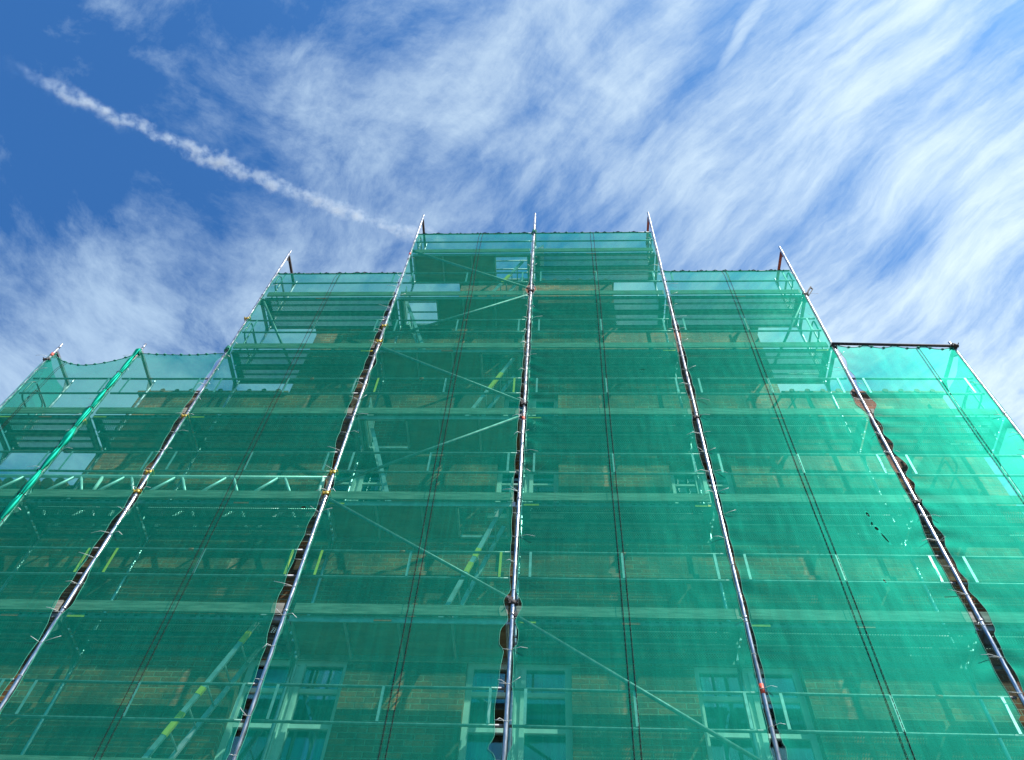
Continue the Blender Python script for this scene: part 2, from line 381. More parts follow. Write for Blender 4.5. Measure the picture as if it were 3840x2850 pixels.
# stepped coping: a row of little half-round tiles on each step, one object per step
def coping(x0, x1, z):
    m = MB(); m.box(x0 - .05, x1 + .05, YW0 - .05, YW1 + .05, z, z + .045, 1)
    n = max(2, int((x1 - x0) / .26))
    for k in range(n):
        x = x0 + (k + .5) * (x1 - x0) / n
        h = z + .05 + random.uniform(-.006, .01)
        m.tube([(x, YW0 - .06, h), (x, YW1 + .06, h)], .045 + random.uniform(-.007, .007), 8)
    m.build('coping', [BRICK, BRICK], bld)
for sgn in (-1, 1):
    prev = 1.64
    for hw, zt in steps[1:]:
        a, b = CX + sgn * prev, CX + sgn * hw
        coping(min(a, b) + (.05 if sgn > 0 else 0), max(a, b) - (0 if sgn > 0 else .05), ZT + zt); prev = hw
coping(CX - 1.64, CX + 1.64, ZT + .30)
# string courses and soldier arches
for z in (ZT - 8.62, ZT - 2.95):
    m = MB(); 
    hw = 6.95 if z < ZT - 5 else 4.2
    m.box(CX - hw, CX + hw, YW0 - .035, YW0 + .01, z, z + .075); m.build('string_course', BRICK, bld)
for w in wins:
    m = MB(); x0, x1, z = w[0] - .12, w[1] + .12, w[3] + .012
    n = int((x1 - x0) / .078)
    for k in range(n):
        a = x0 + k * (x1 - x0) / n
        m.box(a + .004, a + (x1 - x0) / n - .006, YW0 - .012 - random.uniform(0, .006), YW0 + .02, z, z + .22)
    m.build('soldier_arch', BRICK, bld)
# windows
def window(x0, x1, z0, z1, kind):
    yf = YW0 + .13
    fr = MB(); t = .075
    fr.box(x0, x0 + t, yf, yf + .07, z0, z1); fr.box(x1 - t, x1, yf, yf + .07, z0, z1)
    fr.box(x0 + t, x1 - t, yf + .002, yf + .068, z1 - t, z1); fr.box(x0 + t, x1 - t, yf + .002, yf + .068, z0, z0 + t)
    wo_ = fr.build('window', WHITE, bld, label='white framed casement window' if kind == 'small' else 'tall white framed casement window')
    xm = (x0 + x1) / 2
    mu = MB(); mu.box(xm - .085, xm - .026, yf - .02, yf + .05, z0 + t, z1 - t); mu.box(xm + .026, xm + .085, yf - .02, yf + .05, z0 + t, z1 - t)
    mu.box(xm - .026, xm + .026, yf + .01, yf + .04, z0 + t, z1 - t); mu.build('mullion', WHITE, wo_)
    bars = [z1 - .36] if kind == 'small' else [z1 - .44, z1 - .92]
    for zb in bars:
        h = .014 if kind == 'small' else .028
        for a, b in ((x0 + t, xm - .085), (xm + .085, x1 - t)):
            tr = MB(); tr.box(a, b, yf - .004, yf + .045, zb - h, zb + h); tr.build('glazing_bar', WHITE, wo_)
    for a, b in ((x0 + t, xm - .085), (xm + .085, x1 - t)):
        p = MB(); p.box(a, b, yf + .02, yf + .026, z0 + t, z1 - t); p.build('pane', GLASS, wo_)
    c = MB()
    for k in range(2):                               # drawn curtains behind the glass
        a, b = ((x0 + .1, x0 + .34), (x1 - .34, x1 - .1))[k]
        n = 14; vs = []
        for i in range(n + 1):
            xx = a + (b - a) * i / n; yy = yf + .2 + .02 * math.sin(i * 2.1)
            vs += [(xx, yy, z0 + .05), (xx, yy, z1 - .05)]
        c.add(vs, [(2 * i, 2 * i + 2, 2 * i + 3, 2 * i + 1) for i in range(n)], 0, True)
    c.build('curtain', CURT, wo_)
    s_ = MB(); s_.box(x0 - .07, x1 + .07, YW0 - .06, yf - .002, z0 - .10, z0 - .003); s_.build('sill', STONE, wo_)
    r = MB(); r.add([(x0, YW1 + .3, z0), (x1, YW1 + .3, z0), (x1, YW1 + .3, z1), (x0, YW1 + .3, z1)], [(0, 1, 2, 3)]); r.build('room_dark_sheet', DARKI, wo_)  # dark sheet standing in for the unlit room behind the glass
for w in wins: window(*w)

# ---------------------------------------------------------------- scaffold frames
def coupler(m, x, y, z, rr=.036, mi=0, ax='z'):
    """a swivel clamp: two half shells, bolt and nut"""
    m.tube([(x, y, z - .028), (x, y, z + .028)], rr, 10, mi)
    m.box(x - .055, x - .025, y - .03, y + .03, z - .022, z + .022, mi)
    m.tube([(x - .045, y - .055, z), (x - .045, y + .05, z)], .009, 6, mi)
    m.box(x + .02, x + .06, y - .024, y + .024, z - .018, z + .018, mi)
    m.tube([(x + .05, y - .06, z + .004), (x + .05, y + .03, z + .004)], .008, 6, mi)
for i in range(1, 9):
    x = PX[i]; tl = TOPL[i]; ztop = zl(tl) + 1.98
    fr = thing('scaffold_tower', f'galvanised steel scaffold tower, {POSTW[i]} of the eight upright lines', 'scaffold tower', (x, 0, .12), 'scaffold towers rising from the pavement')
    for y, nm in ((0, 'outer_post'), (YI, 'inner_post')):
        m = MB()
        zz = .30; pts = [(x, y, .30), (x, y, ztop - .16)]
        m.tube(pts, .0242, 14)
        m.tube([(x, y, ztop - .16), (x, y, ztop)], .019, 12)
        if nm == 'outer_post' or True:
            l = tl + 1
            while zl(l) - .20 > 1:
                z = zl(l) - .12
                if z < ztop - .1: m.tube([(x, y, z - .03), (x, y, z + .0)], .030, 12)
                l -= 1
        m.build(nm, STEEL, fr)
        b = MB(); b.tube([(x, y, .13), (x, y, .32)], .018, 10); b.box(x - .075, x + .075, y - .075, y + .075, .12, .128); b.build('base_jack', STEELD, fr)
    l = tl + 1
    while l >= -8:                                                    # U-transoms with gusset plates at each lift
        z = zl(l) - .20 if l <= tl else ztop - .19
        top = l > tl
        m = MB()
        m.box(x - .024, x + .024, .026, YI - .026, z - .045, z - .0) if top else m.box(x - .024, x + .024, .026, YI - .026, z - .085, z - .035)
        zb = z - .045 if top else z - .085
        for (ya, yb) in ((.024, .15), (YI - .024, YI - .15)):
            m.add([(x - .004, ya, zb), (x - .004, yb, zb), (x - .004, ya, zb - .19), (x + .004, ya, zb), (x + .004, yb, zb), (x + .004, ya, zb - .19)],
                  [(0, 1, 2), (5, 4, 3), (0, 3, 4, 1), (1, 4, 5, 2), (2, 5, 3, 0)], 0)
        m.build('transom', (RUST if (top and i in (6, 7)) else (DARKST if top and i in (3, 4) else STEELD)), fr)
        l -= 1
    # clamps
    cz = {1: [14.0], 2: [12.15], 3: [15.45, 12.3, 10.93, 10.51], 4: [15.15, 14.6, 10.95, 10.5], 5: [16.55, 12.65, 8.6], 6: [12.3], 7: [16.33, 14.38, 10.4], 8: [14.36]}[i]
    for z in cz:
        m = MB(); coupler(m, x, 0, z, .036, 0); m.build('clamp', YCLAMP if i in (2, 3, 4) else DARKST, fr)
    if i == 7:
        m = MB(); m.bar((x + .02, -.02, 16.33), (x + .17, -.02, 16.62), .02, .03); m.bar((x + .06, .01, 16.31), (x + .20, .01, 16.58), .014, .014); m.bar((x + .16, -.02, 16.61), (x + .20, .01, 16.58), .02, .02); m.build('clamp_arm', DARKST, fr)
    if i == 6:
        m = MB(); m.tube([(x, 0, 7.42), (x, 0, 7.54)], .0262, 12); m.build('red_band', RED, fr)
    if i in (1, 4, 5):
        z = {1: 14.13, 4: 18.25, 5: 12.22}[i]
        m = MB(); m.tube([(x, 0, z), (x, 0, z + .09)], .0262, 12); m.build('red_band', RED, fr)

# ---------------------------------------------------------------- decks, toe boards
def perf_plank(m, x0, x1, y0, z):
    # 0 solid, 1 perforated
    t = .004
    bands = [(0, .03, 0), (.03, .145, 1), (.145, .175, 0), (.175, .29, 1), (.29, .32, 0)]
    for a, b, k in bands:
        m.add([(x0, y0 + a, z), (x1, y0 + a, z), (x1, y0 + b, z), (x0, y0 + b, z)], [(0, 1, 2, 3)], k)
    m.box(x0, x1, y0, y0 + .006, z - .075, z - .001); m.box(x0, x1, y0 + .314, y0 + .32, z - .075, z - .001)
    m.box(x0, x1, y0 + .006, y0 + .034, z - .079, z - .073); m.box(x0, x1, y0 + .286, y0 + .314, z - .079, z - .073)
    m.box(x0, x1, y0 + .150, y0 + .170, z - .03, z - .002)
    for xe in (x0, x1 - .006): m.box(xe, xe + .006, y0 + .035, y0 + .285, z - .072, z - .002)
    m.box(x0, x0 + .10, y0 + .035, y0 + .285, z - .006, z - .003); m.box(x1 - .10, x1, y0 + .035, y0 + .285, z - .006, z - .003)
HATCH = {0: (-.78, -.12), -1: (-2.42, -1.80), -2: (-.78, -.14), -3: (-2.40, -1.80), -4: (-.80, -.16)}
LEVW = {0: 'topmost', 1: 'second from top', 2: 'third from top', 3: 'fourth from top', 4: 'fifth from top', 5: 'sixth from top', 6: 'seventh from top'}
rnd = random.Random(3)
for bay in range(1, 8):
    xa, xb = PX[bay] + .045, PX[bay + 1] - .045
    for l in range(BAYTOP[bay], LOW - 1, -1):
        zt = zl(l); zd = zt - .15; lw = LEVW[BAYTOP[bay] - l]
        ply = bay == 4
        dk = thing('scaffold_deck', f'{"plywood hatch" if ply and l in HATCH else ("plywood" if ply else "perforated steel")} scaffold deck, {lw} in the {BAYW[bay]}', 'scaffold deck', (PX[bay], 0, zd), 'scaffold decks of the ' + BAYW[bay])
        if ply:
            hs = HATCH.get(l)
            m = MB()
            def slab(a, b, y0, y1): m.box(a, b, y0, y1, zd - .012, zd)
            if hs:
                slab(xa, hs[0], .06, .68); slab(hs[1], xb, .06, .68); slab(hs[0] + .001, hs[1] - .001, .06, .11); slab(hs[0] + .001, hs[1] - .001, .62, .68)
            else: slab(xa, xb, .06, .68)
            m.build('deck_panel', PLY, dk)
            m = MB()
            m.box(xa, xb, .045, .058, zd - .085, zd + .003); m.box(xa, xb, .682, .695, zd - .085, zd + .003)
            for k in range(5):
                xx = xa + (xb - xa - .03) * k / 4
                if hs and hs[0] - .03 < xx < hs[1]: continue
                m.box(xx, xx + .03, .059, .681, zd - .055, zd - .013)
            if hs:
                for xx in (hs[0] - .03, hs[1] + .001): m.box(xx, xx + .028, .112, .619, zd - .05, zd - .013)
                m.box(hs[0], hs[1], .085, .111, zd - .05, zd - .013); m.box(hs[0], hs[1], .619, .65, zd - .05, zd - .013)
            m.build('deck_frame', ALU, dk)
            if hs:
                m = MB(); c = hs[1] if hs[0] > -1.5 else hs[0]
                s_ = 1 if hs[0] > -1.5 else -1
                if l == 0: m.bar((c, .36, zd + .02), (c + .33, .36, zd + .62), .015, .48)
                else: m.bar((c, .36, zd + .02), (c + .05 * s_, .36, zd + .62), .015, .48)
                m.build('hatch_lid', ALU, dk)
        else:
            for y0 in (.045, .375):
                m = MB(); perf_plank(m, xa, xb, y0, zd); m.build('plank', [STEELD, PERF], dk)
            m = MB()
            # black boxes stand in for the shade inside the side profile's slots
            for (a, n) in ((xa + .10, 7), (xb - 1.05, 8)):
                for k in range(n):
                    w = .035 if k % 2 else .06
                    m.box(a + k * .115, a + k * .115 + w, .040, .0445, zd - .040, zd - .022)
            m.build('side_slot_shade', SLOTSHADE, dk)
        # toe board
        m = MB(); ex = .06 if rnd.random() < .5 else .0
        sagl = rnd.uniform(-.012, .012); 
        m.bar((PX[bay] + .035 + rnd.uniform(0, .05), .014, zt - .075 + sagl * .3), (PX[bay + 1] - .035 - rnd.uniform(0, .05), .014, zt - .075 - sagl * .3), .15, .022)
        m.build('toe_board', WOOD, dk)
        # paint marks on the side profile
        ys = .036
        def mark(a, b, mt, nm):
            q_ = MB(); q_.box(a, b, ys - .004, ys + .003, zd - .074, zd - .044); q_.build(nm, mt, dk)
        if (bay, l) in ((3, -3), (5, -4), (5, -3), (1, -3), (3, -5), (2, -5), (2, -3), (4, -4), (5, -5), (6, -5), (5, -4)): mark(xa + .02, xa + .22, YEL, 'yellow_mark'); 
        if (bay, l) in ((5, -4), (5, -2), (3, -2), (6, -2)): mark(xb - .24, xb - .03, YEL, 'yellow_mark')
        if (bay, l) in ((3, -1), (5, 0), (6, -1), (3, -4), (4, -5), (5, -5), (6, -3), (6, -5), (1, -3), (4, -2), (2, -5)): xm = (xa + xb) / 2 + rnd.uniform(-.2, .2); mark(xm - .1, xm + .1, RED, 'red_mark')
        # hooks
        m = MB()
        for xe, s_ in ((xa, -1), (xb, 1)):
            for yy in (.10, .31, .43, .64): m.bar((xe, yy, zd - .03), (xe + s_ * .035, yy, zd - .015), .03, .014)
        m.build('hook', STEEL, dk)

# ---------------------------------------------------------------- guard rails
YELU = {(2, -5): (0, 0, 1), (3, -5): (1, 0, 1), (4, -5): (1, 0, 1), (4, -3): (1, 0, 1), (3, -3): (0, 0, 0)}
for bay in range(1, 8):
    xa, xb = PX[bay] + .03, PX[bay + 1] - .03; w = xb - xa
    for l in range(BAYTOP[bay], LOW - 1, -1):
        zt = zl(l); lw = LEVW[BAYTOP[bay] - l]
        gr = thing('guard_rail', f'guard rail{" with yellow uprights" if (bay, l) in YELU and any(YELU[(bay, l)]) else ""}, {lw} in the {BAYW[bay]}', 'guard rail', (PX[bay], 0, zt), 'guard rails of the ' + BAYW[bay])
        dy = rnd.uniform(-.004, .004)
        for h in (.46, .90):
            m = MB(); n = 8; sg = rnd.uniform(.000, .008)
            m.tube([(xa + w * k / n, .04 + dy, zt + h - sg * math.sin(math.pi * k / n)) for k in range(n + 1)], .0165, 10); m.build('rail', STEELD, gr)
        if bay in (1, 2, 7): ups = (.10, .90) if bay != 7 else (.1, .93)
        else: ups = (.06, .5, .94)
        if (bay, l) in ((4, 0), (5, 0)): ups = ()
        for k, u in enumerate(ups):
            xx = xa + w * u; m = MB(); m.box(xx - .015, xx + .015, .020 + dy, .023 + dy, zt + .47, zt + .89)
            m.box(xx - .015, xx - .011, .024 + dy, .04 + dy, zt + .48, zt + .88)
            kk = k if len(ups) == 3 else k * 2
            yl = YELU.get((bay, l), (0, 0, 0))[kk]
            m.build('upright', YEL if yl else ALU, gr)
        if rnd.random() < .35:
            xx = xa + w * rnd.uniform(.3, .75); m = MB(); m.tube([(xx, .04 + dy, zt + .90 - .004), (xx + .07, .04 + dy, zt + .90 - .004)], .0185, 10); m.build('red_mark', RED, gr)
# inner rails in the tall left bay
for l in (0, -1):
    gr = thing('inner_guard_rail', f'pair of inner rails behind the {LEVW[-l]} hatch, left of the middle post', 'guard rail', (PX[4], YI, zl(l)))
    for h in (.46, .9):
        m = MB(); m.tube([(PX[4] + .03, YI - .04, zl(l) + h), (PX[5] - .03, YI - .04, zl(l) + h)], .0165, 8); m.build('rail', STEELD, gr)

# end guards: bent hoops closing the ends of the lifts
def hoop(x, l, lab, inn=0):
    z = zl(l); t = thing('end_guard', lab, 'end guard', (x, 0, z), 'bent tube end guards')
    for (y0, y1, z0, z1) in ((.05, .66, .44, .90), (.20, .56, -.12, .86)):
        m = MB(); pts = []; r = .10
        for (cy, cz, a0) in ((y1 - r, z1 - r, 0), (y0 + r, z1 - r, 90), (y0 + r, z0 + r, 180), (y1 - r, z0 + r, 270)):
            for k in range(5):
                a = R(a0 + 90 * k / 4); pts.append((x, cy + r * math.cos(a), z + cz + r * math.sin(a)))
        m.tube(pts, .0145, 8, closed=True); m.build('hoop', STEELD, t)
for x, l, lab in ((PX[1] + .06, -3, 'bent tube end guard closing the far left end of the scaffold, top lift'), (PX[3] + .06, -1, 'bent tube end guard at the third post, top lift'),
                  (PX[3] + .06, -2, 'bent tube end guard at the third post, lift below the top'), (PX[4] + .06, 0, 'bent tube end guard at the left end of the highest deck'),
                  (PX[6] - .06, 0, 'bent tube end guard at the right end of the highest deck'), (PX[7] - .06, -1, 'bent tube end guard beside the second post from right, top lift'),
                  (PX[7] - .06, -2, 'bent tube end guard beside the second post from right, lift below the top'), (PX[8] - .06, -3, 'bent tube end guard closing the far right end of the scaffold'),
                  (PX[1] + .06, -4, 'bent tube end guard closing the far left end, second lift')):
    hoop(x, l, lab)

# ---------------------------------------------------------------- braces
def brace(p0, p1, lab, name='diagonal_brace', r=.0225, mt=STEELD, flat=True):
    p0, p1 = Vector(p0), Vector(p1); t = thing(name, lab, 'brace', p0, 'diagonal braces of the scaffold')
    m = MB(); m.tube([p0, p1], r, 10); m.build('tube', mt, t)
    m = MB(); d = (p1 - p0).normalized()
    for p, s_ in ((p0, -1), (p1, 1)): m.bar(p - d * s_ * .03, p + d * s_ * .03, .045, .05)
    m.build('end_wedge', DARKST, t)
yb = -.004
brace((PX[4] + .04, .012, 18.50), (PX[5] - .03, .0, 16.66), 'thin diagonal brace from the highest deck at left down to the middle post')
brace((PX[5] - .03, .0, 16.40), (PX[4] + .04, .012, 14.72), 'diagonal brace running down left from the middle post to the fourth post, upper one')
brace((PX[4] + .04, .012, 14.45), (PX[5] - .03, .0, 12.72), 'diagonal brace descending right to the middle post, ending above the upper windows')
brace((PX[5] - .03, .0, 12.35), (PX[4] + .04, .012, 10.72), 'diagonal brace running down left from the middle post to the lattice beam end')
brace((PX[4] + .04, .012, 10.42), (PX[5] - .03, .0, 8.66), 'diagonal brace running down right from the lattice beam end to the middle post')
brace((PX[5] + .03, .0, 8.42), (PX[6] + .0, .012, 6.55), 'lowest diagonal brace running down right from the middle post')
brace((5.08, .05, 16.30), (4.36, .66, 15.0), 'short inner brace seen against the sky beside the second post from right', r=.0242)
brace((-5.12, .05, 16.30), (-4.36, .66, 15.0), 'short inner brace seen against the sky beside the third post from left', r=.0242)

# ---------------------------------------------------------------- lattice beams
for yy, lab in ((.075, 'front aluminium lattice beam with zigzag struts across the three left bays'), (.66, 'rear aluminium lattice beam, seen faintly behind the front one')):
    t = thing('lattice_beam', lab, 'lattice beam', (-8.9, yy, 10.5), 'lattice beams across the left bays')
    x0, x1 = -8.9, PX[4] + .02 if yy < .3 else PX[4] + .3
    for z in (10.52, 10.94):
        m = MB(); m.tube([(x0, yy, z), (x1, yy, z)], .0242, 12); m.build('chord', BRIGHTALU, t)
    x = -8.75
    while x + .72 < x1:
        m = MB(); m.tube([(x, yy, 10.54), (x + .31, yy, 10.92)], .0195, 8); m.build('strut', BRIGHTALU, t)
        m = MB(); m.tube([(x + .42, yy, 10.92), (x + .60, yy, 10.54)], .0195, 8); m.build('strut', BRIGHTALU, t)
        x += .725
    for xx in (-5.85, -2.72):
        m = MB(); m.tube([(xx, yy, 10.54), (xx, yy, 10.92)], .0242, 10); m.build('end_strut', WHITE, t)

# ---------------------------------------------------------------- ladders
def ladder(a, b, lab, yel=()):
    a, b = Vector(a), Vector(b); t = thing('ladder', lab, 'ladder', b, 'ladders between the deck hatches')
    d = (b - a)
    for y in (.19, .55):
        m = MB(); m.bar((a.x, y, a.z), (b.x, y, b.z), .055, .028); m.build('stile', ALU, t)
        if y < .3:
            for (u0, u1) in yel:
                m = MB(); p, q_ = a + d * u0, a + d * u1; m.bar((p.x, y, p.z), (q_.x, y, q_.z), .061, .034); m.build('yellow_mark', YEL, t)
    n = int(d.length / .27)
    for k in range(1, n):
        p = a + d * k / n; m = MB(); m.tube([(p.x, .19, p.z), (p.x, .55, p.z)], .012, 6); m.build('rung', ALU, t)
ladder((-.22, 0, 18.3), (-.92, 0, 16.45), 'aluminium ladder from the highest hatch down to the second deck', ((.35, .55),))
ladder((-2.36, 0, 16.4), (-1.75, 0, 14.45), 'aluminium ladder beside the fourth post, between second and third decks')
ladder((-.24, 0, 14.35), (-.95, 0, 12.45), 'aluminium ladder with a yellow band leaning left of the middle post, above the upper windows', ((.25, .5),))
ladder((-2.34, 0, 12.4), (-1.72, 0, 10.45), 'aluminium ladder beside the fourth post, in front of the left upper window')
ladder((-.22, 0, 10.5), (-.86, 0, 8.45), 'aluminium ladder left of the middle post with yellow bands near its middle', ((.40, .47), (.52, .60)))
ladder((-2.84, 0, 8.7), (-3.62, 0, 6.45), 'aluminium ladder with yellow bands at the lower left, left of the fourth post', ((.18, .25), (.52, .56), (.66, .78)))

# ---------------------------------------------------------------- downpipe, top tube, trims
t = thing('top_tube', 'dark horizontal steel tube at the top of the far right bay, netting hung from it', 'tube', (PX[7], 0, zl(-3) + 1.78))
m = MB(); m.tube([(PX[7] - .02, -.05, 14.42), (PX[8] + .06, -.05, 14.33)], .0242, 12); m.build('tube', DARKST, t)
m = MB(); coupler(m, PX[8], -.05, 14.335, .04); m.build('clamp', DARKST, t)

# ---------------------------------------------------------------- netting
EDGE = {
'3L':[(6.94, 0.03), (7.26, 0.05), (7.83, 0.03), (8.14, 0.04), (8.39, 0.12), (8.62, 0.13), (9.06, 0.1), (9.33, 0.1), (9.56, 0.1), (9.86, 0.08), (10.21, 0.03), (10.77, 0.05), (11.01, 0.12), (11.21, 0.03), (11.5, 0.06), (11.89, 0.09), (12.38, 0.1), (13.57, 0.05), (14.92, 0.03)],
'3R':[(7.53, 0.05), (7.82, 0.03), (8.25, 0.03), (8.47, 0.11), (8.77, 0.1), (9.17, 0.03), (9.41, 0.06), (9.82, 0.03), (10.0, 0.06), (10.21, 0.1), (10.6, 0.1), (10.83, 0.03), (14.54, 0.03)],
'4L':[(6.58, 0.06), (7.32, 0.08), (7.84, 0.08), (8.09, 0.12), (8.6, 0.16), (9.16, 0.14), (9.73, 0.11), (10.24, 0.06), (10.8, 0.08), (11.03, 0.05), (11.72, 0.14), (12.78, 0.14), (14.44, 0.12), (15.61, 0.09), (16.54, 0.03)],
'4R':[(7.32, 0.03), (9.98, 0.03), (10.35, 0.05), (10.63, 0.08), (10.91, 0.03), (12.85, 0.03), (13.16, 0.07), (13.57, 0.03), (13.82, 0.09), (14.17, 0.03), (14.53, 0.08), (14.91, 0.03)],
'5L':[(6.63, 0.08), (6.72, 0.2), (6.85, 0.12), (7.09, 0.15), (7.38, 0.13), (7.89, 0.08), (7.99, 0.15), (8.16, 0.14), (8.33, 0.05), (8.61, 0.12), (8.77, 0.04), (9.2, 0.06), (10.43, 0.09), (11.3, 0.09), (12.42, 0.08), (14.43, 0.06), (16.23, 0.03), (16.57, 0.12), (16.91, 0.03)],
'5R':[(6.65, 0.03), (6.77, 0.08), (6.88, 0.07), (7.92, 0.03), (7.99, 0.09), (8.14, 0.09), (8.29, 0.04), (8.53, 0.12), (8.77, 0.03), (9.76, 0.03), (13.16, 0.05), (13.56, 0.03), (14.16, 0.06), (16.23, 0.03), (16.57, 0.13), (16.91, 0.03)],
'6L':[(6.83, 0.05), (8.12, 0.03), (10.46, 0.03), (10.85, 0.08), (11.44, 0.12), (12.08, 0.11), (12.57, 0.07), (13.56, 0.1), (14.15, 0.07), (15.07, 0.06), (15.46, 0.03)],
'6R':[(6.83, 0.06), (7.43, 0.04), (12.5, 0.03), (13.01, 0.06), (13.72, 0.03), (14.06, 0.07), (14.33, 0.04), (14.97, 0.06), (15.46, 0.03)],
'7L':[(7.18, 0.15), (7.72, 0.18), (8.06, 0.16), (8.54, 0.12), (8.94, 0.15), (9.6, 0.17), (10.33, 0.08), (10.59, 0.1), (11.45, 0.11), (12.09, 0.08), (12.38, 0.04), (12.65, 0.17), (12.94, 0.16), (13.09, 0.05), (13.56, 0.03)],
'7R':[(7.82, 0.03), (8.2, 0.04), (8.31, 0.12), (8.54, 0.12), (8.7, 0.09), (8.86, 0.03), (8.98, 0.08), (9.15, 0.03), (9.28, 0.06), (9.55, 0.03), (9.74, 0.11), (9.95, 0.03), (10.13, 0.09), (10.33, 0.03), (10.43, 0.06), (10.59, 0.03), (10.76, 0.09), (10.93, 0.03), (11.1, 0.14), (11.45, 0.03), (11.64, 0.1), (11.86, 0.03), (12.06, 0.08), (12.26, 0.03), (12.38, 0.06), (12.65, 0.21), (12.94, 0.12), (13.05, 0.03), (13.4, 0.07), (13.64, 0.03), (13.97, 0.08), (14.23, 0.03)]}
TIE = .44
def edge(key, z):
    T = EDGE.get(key); ph = (z / TIE) % 1.0
    sc = .018 * math.sin(math.pi * ph) + .006 * noise.noise(Vector((z * 1.7, hash_(key), 0)))
    if not T: return .028 + sc * .5
    if z <= T[0][0]: return T[0][1] + sc
    if z >= T[-1][0]: return T[-1][1] + sc * .6
    for (a, va), (b, vb) in zip(T, T[1:]):
        if a <= z <= b:
            u = (z - a) / (b - a); u = u * u * (3 - 2 * u)
            return .03 + (va + (vb - va) * u - .03) * .72 + sc * .6
def hash_(k): return (ord(k[0]) * 7 + ord(k[1]) * 3) % 31
NTOP = {1: None, 2: None, 3: zl(-1) + .86, 4: zl(0) + .86, 5: zl(0) + .86, 6: zl(-1) + .86, 7: None}
def net_top(bay, u):
    if NTOP[bay]: return NTOP[bay] + .012 * noise.noise(Vector((u * 6, bay, 0))) - .010 * abs(math.sin(u * math.pi * 6))
    if bay == 1: return 14.22 * (1 - u) + 14.24 * u - .40 * math.sin(math.pi * u) ** .8 * (1 - .15 * u)
    if bay == 2: return 14.24 - .05 * math.sin(math.pi * u)
    k = u * 4; return 14.42 - .085 * u - .10 * abs(math.sin(math.pi * k)) ** .7
def net_y(bay, u, z, zt):
    zz = min(max((z - (zt - .35)) / .35, 0), 1)
    y = -.032 * (1 - zz) + .014 * zz
    if bay == 7: y -= .055 * zz
    y -= .016 * math.sin(math.pi * u) * (1 - zz)
    e = min(u, 1 - u)
    y += .004 * noise.noise(Vector((u * 4 + bay * 3, z * .5, 0))) * min(1, e * 8)
    # short creases fanning out from the ties
    y += .009 * math.exp(-e * 10) * math.cos(2 * math.pi * z / TIE + e * 14 + 2.5 * noise.noise(Vector((z * .8, bay, 7)))) * (.4 + abs(noise.noise(Vector((z * .6, bay * 2, 1)))) * 1.2)
    y += .0035 * noise.noise(Vector((u * 34 + bay, z * 2.2 + u * 9, 3)))
    if bay == 5: # strong folds pulled towards the middle post
        y += .030 * math.exp(-u * 11) * noise.noise(Vector((u * 9, z * 8 + u * 14, 1))) * (1 if 11 < z < 16.8 else .2)
    return y
NZ0 = .9
